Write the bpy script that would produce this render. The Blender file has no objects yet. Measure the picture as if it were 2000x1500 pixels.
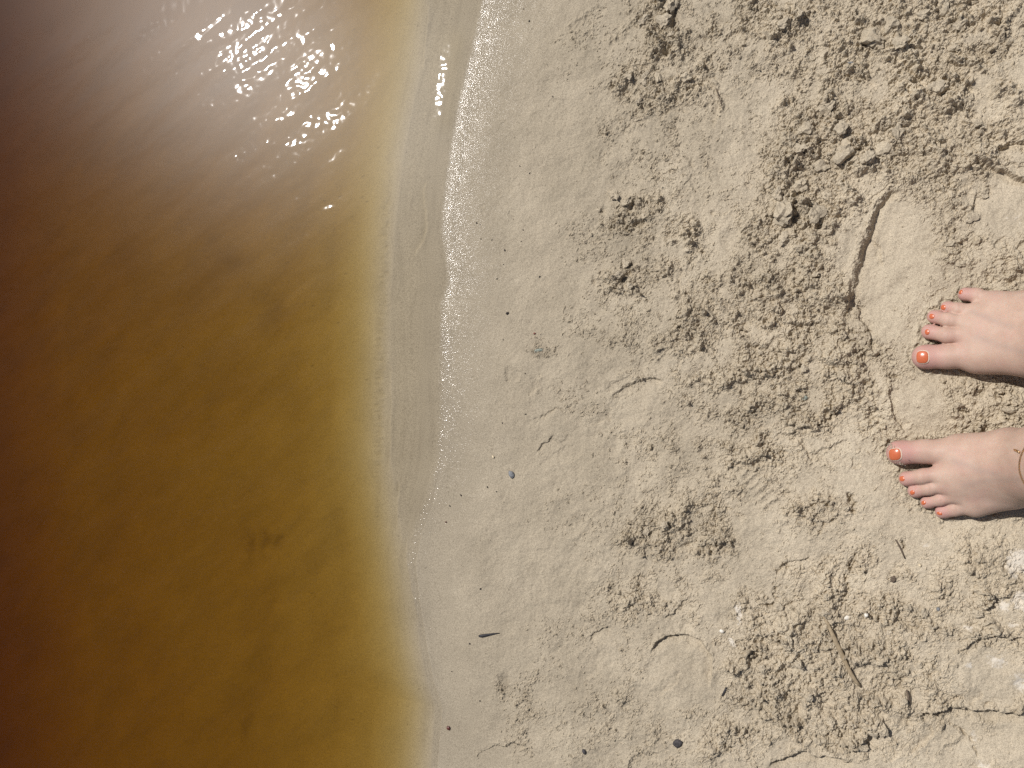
import bpy, math, random
import numpy as np
from mathutils import Vector, Matrix, Quaternion
from mathutils.bvhtree import BVHTree
from mathutils import noise as mnoise

random.seed(7)
RNG = np.random.default_rng(11)
S = bpy.context.scene
COL = S.collection

# ------------------------------------------------------------------ camera
H = 1.15                      # camera height above the water, metres
FPX = 1900.0                  # focal length in photograph pixels (photo is 2000 x 1500)
NAD = (1500.0, 800.0)         # where the plumb line under the camera meets the photo
ncam = Vector((NAD[0] - 1000, -(NAD[1] - 750), -FPX)).normalized()
qcam = ncam.rotation_difference(Vector((0, 0, -1)))
RM = np.array(qcam.to_matrix())
cam = bpy.data.cameras.new('camera')
cam.sensor_width = 36.0
cam.sensor_fit = 'HORIZONTAL'
cam.lens = FPX / 2000.0 * 36.0
cam.clip_start = 0.02
cam.clip_end = 2000.0
camo = bpy.data.objects.new('camera', cam)
camo.location = (0, 0, H)
camo.rotation_mode = 'QUATERNION'
camo.rotation_quaternion = qcam
COL.objects.link(camo)
S.camera = camo


def ground(u, v, z=0.0):
    """world point at height z seen at photo pixel u, v"""
    d = RM @ np.array([u - 1000.0, -(v - 750.0), -FPX])
    t = (z - H) / d[2]
    return Vector((d[0] * t, d[1] * t, z))


def pixel(x, y, z=0.0):
    """photo pixel of world points (arrays)"""
    p = np.stack([x, y, np.zeros_like(x) + z - H], -1) @ RM      # R^T p
    return 1000.0 + FPX * p[..., 0] / -p[..., 2], 750.0 - FPX * p[..., 1] / -p[..., 2]


# ------------------------------------------------------------------ light
gl = ground(520, 105)
sun_az = math.atan2(gl.y, gl.x)
sun_zen = math.atan(math.hypot(gl.x, gl.y) / H)
sdir = Vector((math.sin(sun_zen) * math.cos(sun_az), math.sin(sun_zen) * math.sin(sun_az), math.cos(sun_zen)))
W = bpy.data.worlds.new('World')
S.world = W
W.use_nodes = True
wn = W.node_tree.nodes
sky = wn.new('ShaderNodeTexSky')
sky.sky_type = 'NISHITA'
sky.sun_disc = False
sky.sun_elevation = math.pi / 2 - sun_zen
sky.sun_rotation = math.pi / 2 - sun_az
sky.dust_density = 2.0
wn['Background'].inputs['Strength'].default_value = 0.055
W.node_tree.links.new(sky.outputs['Color'], wn['Background'].inputs['Color'])
sl = bpy.data.lights.new('sun', 'SUN')
sl.energy = 4.25
sl.angle = math.radians(0.53)
sl.color = (1.0, 0.96, 0.92)
so = bpy.data.objects.new('sun', sl)
so.rotation_mode = 'QUATERNION'
so.rotation_quaternion = sdir.to_track_quat('Z', 'Y')
so.location = sdir * 10
COL.objects.link(so)
S.view_settings.view_transform = 'Standard'
S.view_settings.look = 'None'
S.view_settings.exposure = 0.0
S.view_settings.gamma = 1.0
S.view_settings.use_curve_mapping = False
S.cycles.max_bounces = 6
S.cycles.transparent_max_bounces = 12
S.cycles.use_denoising = False
S.cycles.caustics_reflective = False
S.cycles.caustics_refractive = False


# ------------------------------------------------------------------ noise tools
def _h(ix, iy, seed):
    n = ix.astype(np.int32).astype(np.uint32) * np.uint32(374761393) + iy.astype(np.int32).astype(np.uint32) * np.uint32(668265263) + np.uint32((seed * 974711) & 0xFFFFFFFF)
    n = (n ^ (n >> np.uint32(13))) * np.uint32(1274126177)
    n = (n ^ (n >> np.uint32(15))) * np.uint32(2246822519)
    return ((n ^ (n >> np.uint32(16))) & np.uint32(0xFFFFFF)).astype(np.float32) * np.float32(1 / 16777216.0)


def perlin(x, y, seed=0):
    ix = np.floor(x); iy = np.floor(y)
    fx = (x - ix).astype(np.float32); fy = (y - iy).astype(np.float32)
    ux = fx * fx * fx * (fx * (fx * 6 - 15) + 10); uy = fy * fy * fy * (fy * (fy * 6 - 15) + 10)
    out = 0
    for dx in (0, 1):
        for dy in (0, 1):
            a = _h(ix + dx, iy + dy, seed) * 6.2831853
            g = np.cos(a) * (fx - dx) + np.sin(a) * (fy - dy)
            out = out + g * (ux if dx else 1 - ux) * (uy if dy else 1 - uy)
    return out * 1.5


def fbm(x, y, seed=0, o=4, gain=0.5):
    a = 1.0; r = 0
    for i in range(o):
        r = r + a * perlin(x * 2 ** i + i * 17.3, y * 2 ** i - i * 9.1, seed + i)
        a *= gain
    return r


def sstep(a, b, x):
    t = np.clip((x - a) / (b - a), 0, 1)
    return t * t * (3 - 2 * t)


def crumbs(x, y, cell, prob, seed, rmin=0.25, rmax=0.62, flat=0.8):
    """rounded lumps on a jittered grid; lengths in mm"""
    gx = np.floor(x / cell); gy = np.floor(y / cell)
    out = np.zeros_like(x)
    for dx in (-1, 0, 1):
        for dy in (-1, 0, 1):
            cx = gx + dx; cy = gy + dy
            px = (cx + _h(cx, cy, seed)) * cell
            py = (cy + _h(cx, cy, seed + 1)) * cell
            rr = (rmin + (rmax - rmin) * _h(cx, cy, seed + 2) ** 1.5) * cell
            an = _h(cx, cy, seed + 4) * 6.283
            ca = np.cos(an); sa = np.sin(an)
            ex = (x - px) * ca + (y - py) * sa
            ey = (-(x - px) * sa + (y - py) * ca) * 1.4
            d2 = ex * ex + ey * ey
            on = _h(cx, cy, seed + 3) < prob
            out = np.maximum(out, np.where(on, np.sqrt(np.maximum(rr * rr - d2, 0)) * flat, 0))
    return out


# ------------------------------------------------------------------ node helpers
def mat(name):
    m = bpy.data.materials.new(name)
    m.use_nodes = True
    nt = m.node_tree
    return m, nt, nt.nodes['Principled BSDF'], nt.nodes['Material Output']


def N(nt, t, **kw):
    n = nt.nodes.new(t)
    for k, v in kw.items():
        if k in n.inputs:
            n.inputs[k].default_value = v
        else:
            setattr(n, k, v)
    return n


def ramp(nt, src, stops):
    r = N(nt, 'ShaderNodeValToRGB')
    e = r.color_ramp.elements
    while len(e) < len(stops):
        e.new(0.5)
    for el, (p, c) in zip(e, stops):
        el.position = p
        el.color = c if len(c) == 4 else (*c, 1)
    nt.links.new(src, r.inputs[0])
    return r.outputs[0]


def noise(nt, co, scale, detail=3, rough=0.6):
    n = N(nt, 'ShaderNodeTexNoise')
    n.inputs['Scale'].default_value = scale
    n.inputs['Detail'].default_value = detail
    n.inputs['Roughness'].default_value = rough
    nt.links.new(co, n.inputs['Vector'])
    return n


def mixc(nt, f, a, b, mode='MIX'):
    m = N(nt, 'ShaderNodeMix', data_type='RGBA', blend_type=mode)
    for sock, val in ((m.inputs[0], f), (m.inputs[6], a), (m.inputs[7], b)):
        if isinstance(val, bpy.types.NodeSocket):
            nt.links.new(val, sock)
        else:
            sock.default_value = val if not isinstance(val, tuple) or len(val) == 4 else (*val, 1)
    return m.outputs[2]


def mathn(nt, op, a, b=0.0, clamp=False):
    m = N(nt, 'ShaderNodeMath', operation=op, use_clamp=clamp)
    for i, val in enumerate((a, b)):
        if isinstance(val, bpy.types.NodeSocket):
            nt.links.new(val, m.inputs[i])
        else:
            m.inputs[i].default_value = val
    return m.outputs[0]


# ------------------------------------------------------------------ materials
def sand_material():
    m, nt, p, out = mat('sand')
    L = nt.links.new
    co = N(nt, 'ShaderNodeNewGeometry').outputs['Position']
    at = N(nt, 'ShaderNodeAttribute', attribute_name='zone')
    sep = N(nt, 'ShaderNodeSeparateColor')
    L(at.outputs['Color'], sep.inputs[0])
    wet, salt, dark = sep.outputs[0], sep.outputs[1], sep.outputs[2]
    n1 = noise(nt, co, 14, 3).outputs[0]
    dry = ramp(nt, n1, [(0.3, (0.42, 0.358, 0.264)), (0.55, (0.468, 0.400, 0.297)), (0.75, (0.52, 0.450, 0.338))])
    wetc = ramp(nt, n1, [(0.3, (0.290, 0.246, 0.178)), (0.7, (0.330, 0.281, 0.204))])
    c = mixc(nt, wet, dry, wetc)
    # grains
    g1 = noise(nt, co, 900, 1, 0.7).outputs[0]
    gm = ramp(nt, g1, [(0.28, (0.60, 0.585, 0.565)), (0.5, (1, 1, 1)), (0.72, (1.30, 1.31, 1.32))])
    c = mixc(nt, 0.75, c, mixc(nt, 1.0, c, gm, 'MULTIPLY'))
    g2 = noise(nt, co, 420, 1, 0.5).outputs[0]
    sp = ramp(nt, g2, [(0.74, (0, 0, 0)), (0.77, (1, 1, 1))])
    c = mixc(nt, mathn(nt, 'MULTIPLY', sp, 0.55), c, (0.13, 0.10, 0.075))
    # white salt crust, with ragged edges
    ns = noise(nt, co, 240, 3, 0.8).outputs[0]
    sm = mathn(nt, 'ADD', salt, mathn(nt, 'MULTIPLY', mathn(nt, 'SUBTRACT', ns, 0.5), 0.9))
    sm = ramp(nt, sm, [(0.44, (0, 0, 0)), (0.62, (1, 1, 1))])
    c = mixc(nt, mathn(nt, 'MULTIPLY', sm, 0.78), c, (0.62, 0.57, 0.49))
    # dark silt
    c = mixc(nt, mathn(nt, 'MULTIPLY', dark, 0.75), c, (0.11, 0.088, 0.06))
    L(c, p.inputs['Base Color'])
    p.inputs['Roughness'].default_value = 0.9
    p.inputs['Specular IOR Level'].default_value = 0.2
    b1 = N(nt, 'ShaderNodeBump')
    b1.inputs['Distance'].default_value = 0.0006
    hs = noise(nt, co, 800, 2, 0.7).outputs[0]
    L(hs, b1.inputs['Height'])
    st = mathn(nt, 'SUBTRACT', 0.85, mathn(nt, 'MULTIPLY', wet, 0.5))
    L(st, b1.inputs['Strength'])
    L(b1.outputs[0], p.inputs['Normal'])
    # wet film over the grains: sparkles in the sun
    b2 = N(nt, 'ShaderNodeBump')
    b2.inputs['Distance'].default_value = 0.0006
    b2.inputs['Strength'].default_value = 0.75
    L(noise(nt, co, 620, 1, 0.6).outputs[0], b2.inputs['Height'])
    L(at.outputs['Alpha'], p.inputs['Coat Weight'])
    p.inputs['Coat Roughness'].default_value = 0.115
    p.inputs['Coat IOR'].default_value = 1.33
    L(b2.outputs[0], p.inputs['Coat Normal'])
    return m


def water_material():
    m, nt, p, out = mat('tannin_water')
    L = nt.links.new
    nt.nodes.remove(p)
    co = N(nt, 'ShaderNodeNewGeometry').outputs['Position']
    fr = N(nt, 'ShaderNodeFresnel')
    fr.inputs['IOR'].default_value = 1.333
    tr = N(nt, 'ShaderNodeBsdfTransparent')
    g1 = N(nt, 'ShaderNodeBsdfGlossy')
    g1.inputs['Roughness'].default_value = 0.034
    g2 = N(nt, 'ShaderNodeBsdfGlossy')
    g2.inputs['Roughness'].default_value = 0.27
    g2.distribution = 'BECKMANN'
    mg = N(nt, 'ShaderNodeMixShader')
    mg.inputs[0].default_value = 0.21
    up = N(nt, 'ShaderNodeCombineXYZ')
    up.inputs[2].default_value = 1.0
    L(up.outputs[0], g2.inputs['Normal'])
    L(g1.outputs[0], mg.inputs[1]); L(g2.outputs[0], mg.inputs[2])
    ms = N(nt, 'ShaderNodeMixShader')
    L(fr.outputs[0], ms.inputs[0]); L(tr.outputs[0], ms.inputs[1]); L(mg.outputs[0], ms.inputs[2])
    L(ms.outputs[0], out.inputs['Surface'])
    va = N(nt, 'ShaderNodeVolumeAbsorption')
    sr, sg, sb = 6.2, 10.1, 25.0
    va.inputs['Color'].default_value = (1 - sr / sb, 1 - sg / sb, 0.0, 1)
    va.inputs['Density'].default_value = sb
    L(va.outputs[0], out.inputs['Volume'])
    return m


def plain(name, col, rough=0.7, var=0.25, scale=300, bump=0.0003, spec=0.3):
    m, nt, p, out = mat(name)
    L = nt.links.new
    co = N(nt, 'ShaderNodeNewGeometry').outputs['Position']
    n = noise(nt, co, scale, 4, 0.7).outputs[0]
    lo = tuple(c * (1 - var) for c in col); hi = tuple(min(1, c * (1 + var)) for c in col)
    L(ramp(nt, n, [(0.3, lo), (0.7, hi)]), p.inputs['Base Color'])
    p.inputs['Roughness'].default_value = rough
    p.inputs['Specular IOR Level'].default_value = spec
    b = N(nt, 'ShaderNodeBump')
    b.inputs['Distance'].default_value = bump
    L(n, b.inputs['Height']); L(b.outputs[0], p.inputs['Normal'])
    return m


def skin_material():
    m, nt, p, out = mat('skin')
    L = nt.links.new
    co = N(nt, 'ShaderNodeNewGeometry').outputs['Position']
    at = N(nt, 'ShaderNodeAttribute', attribute_name='skin')
    sep = N(nt, 'ShaderNodeSeparateColor')
    L(at.outputs['Color'], sep.inputs[0])
    pink, sandy, vein = sep.outputs
    n = noise(nt, co, 75, 3, 0.65).outputs[0]
    base = ramp(nt, n, [(0.3, (0.445, 0.305, 0.235)), (0.7, (0.510, 0.368, 0.288))])
    c = mixc(nt, mathn(nt, 'MULTIPLY', pink, 0.9), base, (0.47, 0.262, 0.228))
    c = mixc(nt, mathn(nt, 'MULTIPLY', vein, 0.5), c, (0.36, 0.265, 0.22))
    ns = noise(nt, co, 520, 3, 0.7).outputs[0]
    sm = mathn(nt, 'ADD', sandy, mathn(nt, 'MULTIPLY', mathn(nt, 'SUBTRACT', ns, 0.5), 1.5))
    sm = ramp(nt, sm, [(0.42, (0, 0, 0)), (0.62, (1, 1, 1))])
    c = mixc(nt, mathn(nt, 'MULTIPLY', sm, 0.75), c, (0.50, 0.42, 0.31))
    L(c, p.inputs['Base Color'])
    p.inputs['Roughness'].default_value = 0.56
    p.inputs['Specular IOR Level'].default_value = 0.22
    p.inputs['Subsurface Weight'].default_value = 0.12
    p.inputs['Subsurface Radius'].default_value = (1.0, 0.35, 0.2)
    p.inputs['Subsurface Scale'].default_value = 0.004
    b = N(nt, 'ShaderNodeBump')
    b.inputs['Distance'].default_value = 0.0003
    b.inputs['Strength'].default_value = 0.3
    hh = mathn(nt, 'ADD', noise(nt, co, 800, 2).outputs[0], mathn(nt, 'MULTIPLY', sm, 1.5))
    L(hh, b.inputs['Height']); L(b.outputs[0], p.inputs['Normal'])
    return m


def polish_material():
    m, nt, p, out = mat('orange_nail_polish')
    L = nt.links.new
    co = N(nt, 'ShaderNodeNewGeometry').outputs['Position']
    n = noise(nt, co, 2200, 1).outputs[0]
    L(ramp(nt, n, [(0.35, (0.46, 0.10, 0.038)), (0.68, (0.58, 0.165, 0.07))]), p.inputs['Base Color'])
    p.inputs['Roughness'].default_value = 0.3
    p.inputs['Coat Weight'].default_value = 0.25
    p.inputs['Coat Roughness'].default_value = 0.16
    return m


def gold_material():
    m, nt, p, out = mat('gold')
    co = N(nt, 'ShaderNodeNewGeometry').outputs['Position']
    n = noise(nt, co, 900, 2).outputs[0]
    nt.links.new(ramp(nt, n, [(0.3, (0.75, 0.45, 0.22)), (0.7, (0.95, 0.68, 0.40))]), p.inputs['Base Color'])
    p.inputs['Metallic'].default_value = 1.0
    p.inputs['Roughness'].default_value = 0.22
    return m


SAND = sand_material()
WATER = water_material()
SKIN = skin_material()
POLISH = polish_material()
GOLD = gold_material()


# ------------------------------------------------------------------ mesh helpers
def mesh_obj(name, verts, faces, material, parent=None, smooth=True):
    me = bpy.data.meshes.new(name)
    verts = np.asarray(verts, np.float32)
    if isinstance(faces, np.ndarray):
        k = faces.shape[1]
        me.vertices.add(len(verts)); me.vertices.foreach_set('co', verts.ravel())
        me.loops.add(faces.size); me.loops.foreach_set('vertex_index', faces.astype(np.int32).ravel())
        me.polygons.add(len(faces))
        me.polygons.foreach_set('loop_start', np.arange(0, faces.size, k, dtype=np.int32))
        me.update(calc_edges=True)
    else:
        me.from_pydata([tuple(v) for v in verts], [], faces)
    me.polygons.foreach_set('use_smooth', np.full(len(me.polygons), smooth))
    me.materials.append(material)
    o = bpy.data.objects.new(name, me)
    COL.objects.link(o)
    if parent:
        o.parent = parent
    return o


def grid_faces(nx, ny):
    i = np.arange(nx - 1)[None, :] + nx * np.arange(ny - 1)[:, None]
    return np.stack([i, i + 1, i + 1 + nx, i + nx], -1).reshape(-1, 4)


def set_color_attr(o, name, arr):
    a = o.data.attributes.new(name, 'FLOAT_COLOR', 'POINT')
    full = np.ones((len(o.data.vertices), 4), np.float32)
    full[:, :arr.shape[1]] = arr
    a.data.foreach_set('color', full.ravel())


def tag(o, label=None, cat=None, group=None, kind=None):
    if label: o['label'] = label
    if cat: o['category'] = cat
    if group: o['group'] = group
    if kind: o['kind'] = kind
    return o


def spread(a, b, far, first, grow=1.35):
    """coordinates running outwards from b to far with growing steps"""
    out = []; x = b; st = first
    sgn = 1 if far > b else -1
    while abs(far - x) > st:
        x += sgn * st; st *= grow
        out.append(x)
    out.append(far)
    return out


# toe joints of both feet: photo pixel, height and radius in mm, from the ball of the foot to the tip
FZ = 0.0115          # height of the trodden sand under the soles
R_toes = [[(1905, 692, 19, 17.0), (1850, 696, 15.5, 12.6), (1806, 697, 12, 13.0)],
          [(1890, 655, 21, 10.0), (1850, 655, 20, 7.6), (1815, 648, 9.4, 7.9)],
          [(1892, 632, 20, 9.6), (1853, 625.5, 18, 6.9), (1825, 618.5, 8.6, 7.05)],
          [(1908, 610, 18, 9.2), (1872, 604.5, 16, 6.4), (1850, 600.5, 8.0, 6.5)],
          [(1940, 592, 16, 9.6), (1908, 577, 12.5, 7.2), (1886, 575, 8.4, 7.2)]]
L_toes = [[(1868, 884, 19, 16.6), (1806, 882, 15.5, 12.2), (1756, 884, 12, 13.0)],
          [(1838, 926, 21, 9.6), (1803, 930.5, 19, 7.6), (1771, 935, 9.4, 7.9)],
          [(1850, 947, 20, 9.4), (1815, 953, 17, 6.9), (1787, 959, 8.6, 7.05)],
          [(1872, 966, 18, 9.0), (1837, 975, 15, 6.4), (1811, 981, 8.0, 6.5)],
          [(1902, 984, 15, 9.6), (1866, 992, 12, 8.0), (1841, 999, 8.4, 7.2)]]

# ------------------------------------------------------------------ the sand: shape
# waterline, photo pixels (v, u)
WL = [(-60, 962), (0, 952), (100, 930), (200, 905), (300, 888), (400, 875), (450, 872), (500, 879), (550, 884), (600, 870), (700, 868),
      (800, 868), (900, 862), (980, 840), (1040, 815), (1100, 803), (1180, 812), (1250, 823), (1330, 838), (1380, 855), (1440, 850), (1560, 842)]
_wp = [ground(u, v) for v, u in WL]
_wy = np.array([p.y for p in _wp])[::-1]; _wx = np.array([p.x for p in _wp])[::-1]


def waterline(y):
    inner = np.interp(y, _wy, _wx)
    out = np.maximum(np.abs(y) - 0.5, 0)
    return inner + 0.15 * np.sin(out * 1.7) * np.minimum(out, 1) - 0.004 * out


# where the bed starts to fall away, photo pixels (v, u); between it and the waterline lies a thin film
IL = [(-60, 840), (0, 834), (150, 818), (300, 788), (450, 770), (600, 762), (800, 760), (900, 764), (1000, 778), (1080, 792), (1180, 808), (1250, 819), (1330, 834), (1380, 850), (1440, 846), (1560, 838)]
_ip = [ground(u, v) for v, u in IL]
_iy = np.array([p.y for p in _ip])[::-1]; _ix = np.array([p.x for p in _ip])[::-1]


def dropline(y):
    return np.interp(y, _iy, _ix) + waterline(y) - np.interp(y, _wy, _wx)


S_MM = [-90000, -4000, -620, -200, -60, -15, 0, 12, 60]
S_Z = [900, 160, 19, 6.5, 1.6, 0.35, 0, -0.8, -1.5]
D_MM = [-60, 0, 12, 25, 38, 60, 100, 150, 250, 400, 550, 900, 4000, 90000]
D_Z = [0, -0.5, -3.6, -8.4, -14, -24, -39.5, -49.5, -59.5, -69, -80, -135, -800, -5000]

xs_d = np.arange(-0.47, 0.335, 0.00098)
xs_w = np.arange(-1.16, -0.47, 0.0042)
ys_d = np.arange(-0.50, 0.53, 0.00102)
xs = np.concatenate([np.array(spread(0, xs_w[0], -150, 0.008, 1.30))[::-1], xs_w, xs_d, spread(0, xs_d[-1], 150, 0.003, 1.30)])
ys = np.concatenate([np.array(spread(0, ys_d[0], -150, 0.003, 1.30))[::-1], ys_d, spread(0, ys_d[-1], 150, 0.003, 1.30)])
NX, NY = len(xs), len(ys)
X, Y = np.meshgrid(xs.astype(np.float32), ys.astype(np.float32))
SH = (waterline(Y) - X) * 1000.0                # mm, positive under water
SD = (dropline(Y) - X) * 1000.0
Z = np.interp(SH, S_MM, S_Z) + np.interp(SD, D_MM, D_Z)   # mm
XM, YM = X * 1000, Y * 1000
U, V = pixel(X, Y)
dryf = sstep(15, 95, -SH)                       # 0 wet strip .. 1 dry
near = (np.abs(X) < 1.6) & (np.abs(Y) < 1.2)

# domain warp for natural edges (pixels)
WU = fbm(XM / 24, YM / 24, 31, 5, 0.68) * 8.5
WV = fbm(XM / 24 + 50, YM / 24, 37, 5, 0.68) * 8.5
UW, VW = U + WU, V + WV
Uf, Vf = U + 0.35 * WU, V + 0.35 * WV


def blob(u, v, ru, rv=None, ang=0.0, soft=1.0, warp=True):
    rv = rv or ru
    a = math.radians(ang)
    du = (UW if warp else U) - u; dv = (VW if warp else V) - v
    e = ((du * math.cos(a) - dv * math.sin(a)) / ru) ** 2 + ((du * math.sin(a) + dv * math.cos(a)) / rv) ** 2
    return np.exp(-e * soft)


# how crumbly the sand is
ROUGH = [  # u, v, ru, rv, angle, amount
    (1690, 300, 170, 110, 0, 1.0), (1800, 190, 150, 70, 35, 0.85), (1590, 430, 110, 55, 20, 0.95), (1540, 340, 60, 60, 0, 0.9),
    (1720, 90, 150, 60, 35, 0.7), (1880, 60, 130, 70, 30, 0.65), (1530, 30, 70, 60, 0, 0.7), (1300, 60, 45, 75, 0, 0.75),
    (1270, 170, 70, 40, -10, 0.75), (1390, 140, 60, 60, 20, 0.35), (1235, 210, 30, 25, 0, 0.7), (1235, 420, 55, 40, 30, 0.7),
    (1290, 480, 70, 40, 20, 0.45), (1225, 545, 45, 30, 30, 0.7), (1290, 530, 40, 25, 30, 0.5), (1350, 490, 40, 14, 10, 0.5),
    (1400, 620, 130, 60, 20, 0.55), (1560, 600, 110, 70, 15, 0.72), (1640, 680, 90, 60, 30, 0.75), (1560, 760, 150, 70, 0, 0.6),
    (1700, 800, 60, 60, 0, 0.55), (1900, 790, 120, 45, 0, 0.7), (1900, 480, 90, 60, 0, 0.6), (1920, 300, 80, 60, 20, 0.6),
    (1320, 1030, 90, 45, 15, 0.8), (1400, 1060, 30, 40, 0, 0.8), (1195, 1000, 25, 18, 0, 0.6), (1380, 780, 60, 30, 20, 0.35),
    (1600, 1240, 110, 70, 10, 0.7), (1560, 1320, 110, 70, 20, 0.8), (1650, 1110, 40, 70, -20, 0.7), (1720, 1290, 110, 80, 0, 0.65),
    (1480, 1280, 50, 50, 0, 0.7), (1760, 1210, 60, 50, 0, 0.5), (1650, 1420, 110, 40, -15, 0.75), (1420, 1430, 60, 30, 20, 0.55),
    (1230, 1170, 70, 45, 20, 0.5), (1090, 1250, 60, 40, 0, 0.35), (1030, 1370, 60, 70, 0, 0.45), (990, 1330, 22, 30, 0, 0.6),
    (1190, 1360, 50, 30, 20, 0.5), (1040, 1440, 60, 40, 0, 0.4), (1150, 1420, 120, 60, 10, 0.3), (1900, 1230, 120, 40, -15, 0.55),
    (1950, 1130, 80, 50, 0, 0.4), (1780, 1360, 70, 30, 0, 0.6), (1840, 1440, 110, 30, -10, 0.35), (1600, 985, 60, 26, 10, 0.55),
    (1180, 620, 90, 50, 20, 0.33), (1140, 470, 45, 40, 0, 0.33), (1060, 680, 30, 16, 0, 0.5), (1120, 780, 60, 26, -25, 0.35),
    (1480, 660, 40, 40, 0, 0.5), (1860, 850, 120, 20, 0, 0.5), (1130, 1000, 90, 40, 0, 0.25), (1250, 850, 60, 30, 20, 0.3),
    (1500, 880, 60, 40, 20, 0.4), (1130, 70, 60, 25, 40, 0.35), (1100, 120, 30, 25, 0, 0.3), (1190, 270, 14, 26, 0, 0.55)]
R = np.zeros_like(Z)
for u, v, ru, rv, a, s in ROUGH:
    R = np.maximum(R, (s if u > 1480 else s * 0.70) * np.minimum(1.35 * blob(u, v, ru * 1.1, rv * 1.1, a), 1))
R = R + sstep(1030, 1400, U) * (0.27 + 0.30 * np.clip(fbm(XM / 24, YM / 24, 7, 3, 0.6), -0.5, 1))
R = R * np.clip(0.82 + 0.7 * fbm(XM / 34, YM / 34, 3, 4, 0.55), 0.2, 1.2) * dryf
# beyond the photo the beach goes on just as rough
outside = 1 - ((U > -50) & (U < 2060) & (V > -50) & (V < 1560))
R = np.where(outside > 0, dryf * np.clip(0.45 + 0.6 * fbm(XM / 90, YM / 90, 5, 3), 0, 1), R)
# smooth pressed places
SMOOTH = [(1745, 480, 78, 120, 8, 0.95), (1715, 560, 50, 60, 0, 0.9), (1795, 790, 55, 50, 0, 0.85), (1335, 1305, 62, 72, 0, 0.95), (1960, 420, 75, 70, 0, 0.9),
          (1255, 800, 60, 45, 0, 0.5), (1480, 1080, 60, 60, 0, 0.5), (1930, 1300, 90, 50, 0, 0.8), (1900, 1450, 150, 40, 0, 0.75),
          (1600, 1490, 130, 20, 0, 0.9), (1720, 640, 50, 50, 0, 0.6), (1640, 1050, 50, 50, 0, 0.5), (1690, 920, 80, 80, 0, 0.55), (1740, 1040, 90, 40, 0, 0.5),
          (1460, 210, 60, 60, 0, 0.6), (1440, 330, 60, 90, 0, 0.6), (1660, 185, 40, 22, 10, 0.6)]
for u, v, ru, rv, a, s in SMOOTH:
    R = R * (1 - s * np.minimum(1.5 * blob(u, v, ru, rv, a), 1))
R = np.clip(R, 0, 1)

# gentle swells and the diagonal drag of the last wash
ca, sa = math.cos(math.radians(38)), math.sin(math.radians(38))
A1 = XM * ca + YM * sa; A2 = -XM * sa + YM * ca
Z += dryf * (2.6 * fbm(XM / 130, YM / 130, 1, 3) + 0.28 * fbm(A1 / 50, A2 / 15, 8, 2) + (0.7 + 0.9 * sstep(-60, -260, SH)) * fbm(XM / 30, YM / 30, 12, 4, 0.6))
uw = sstep(20, 110, SD)
Z += np.where(near, uw * (1.9 * fbm(A1 / 150, A2 / 85, 21, 4)), 0)
# crumbs and clots
n6 = fbm(XM / 7, YM / 7, 41, 3, 0.6); n6b = fbm(XM / 7 + 9, YM / 7, 43, 3, 0.6)
wx = XM + 2.2 * n6; wy = YM + 2.2 * n6b
Rb = sstep(0.22, 0.85, R)
big = fbm(XM / 40, YM / 40, 51, 5, 0.62)
Z += Rb * (3.2 * big + 2.2 * sstep(-0.03, 0.10, big) + 2.2 * sstep(0.28, 0.40, big)) + sstep(1420, 1560, U) * Rb * 5.5 * fbm(XM / 65, YM / 65, 53, 3)
Z += sstep(0.12, 0.7, R) * 2.8 * (0.45 - np.abs(fbm(XM / 13, YM / 13, 57, 4, 0.6)))
lump = crumbs(wx + 2.5 * big, wy - 2.5 * big, 23, sstep(0.42, 0.95, R) * 0.62, 60, 0.16, 0.5, 0.66)
lump += crumbs(wx, wy, 8.0, sstep(0.30, 0.85, R) * 0.8, 70, 0.22, 0.58, 0.75)
lump += crumbs(wx + 3, wy, 4.4, sstep(0.18, 0.65, R) * 0.95, 80, 0.25, 0.62, 0.8)
lump += crumbs(wx * 1.0, wy + 5, 2.7, sstep(0.05, 0.45, R) * 0.9, 90, 0.3, 0.62, 0.85)
Z += lump * (1.05 + 0.6 * n6)
Z += sstep(0.10, 0.6, R) * 0.7 * n6
Z += dryf * (0.14 + 0.30 * R) * fbm(XM / 3.0, YM / 3.0, 121, 2, 0.7)
# cracks between pressed plates
rid = np.abs(fbm(XM / 30, YM / 30, 131, 3, 0.55))
crk = sstep(0.05, 0.0, rid) * np.clip(0.6 + n6, 0, 1.3) * sstep(0.2, 0.5, R) * (fbm(XM / 60, YM / 60, 139, 2) > 0.05)
Z -= 2.2 * crk


def window(us, vs, pad):
    c = [ground(u, v) for u in (min(us) - pad, max(us) + pad) for v in (min(vs) - pad, max(vs) + pad)]
    i0, i1 = np.searchsorted(xs, [min(p.x for p in c), max(p.x for p in c)])
    j0, j1 = np.searchsorted(ys, [min(p.y for p in c), max(p.y for p in c)])
    return slice(max(j0, 0), j1), slice(max(i0, 0), i1)


def line_field(pts, pad, warp=0.35):
    """distance to a polyline (px), side (+ = left-hand side walking along it as seen in the photo) and how far along"""
    w = window([p[0] for p in pts], [p[1] for p in pts], pad)
    u = U[w] + warp * WU[w]; v = V[w] + warp * WV[w]
    best = np.full(u.shape, 1e9); side = np.zeros(u.shape); along = np.zeros(u.shape)
    n = len(pts) - 1
    for k in range(n):
        (a, b), (c, d) = pts[k], pts[k + 1]
        ex, ey = c - a, d - b
        ll = ex * ex + ey * ey
        t = np.clip(((u - a) * ex + (v - b) * ey) / ll, 0, 1)
        dx, dy = u - a - t * ex, v - b - t * ey
        dd = np.hypot(dx, dy)
        m = dd < best
        best = np.where(m, dd, best)
        side = np.where(m, np.sign(ex * dy - ey * dx), side)     # + = right-hand side with v down
        along = np.where(m, (k + t) / n, along)
    return w, best, side, along


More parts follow.
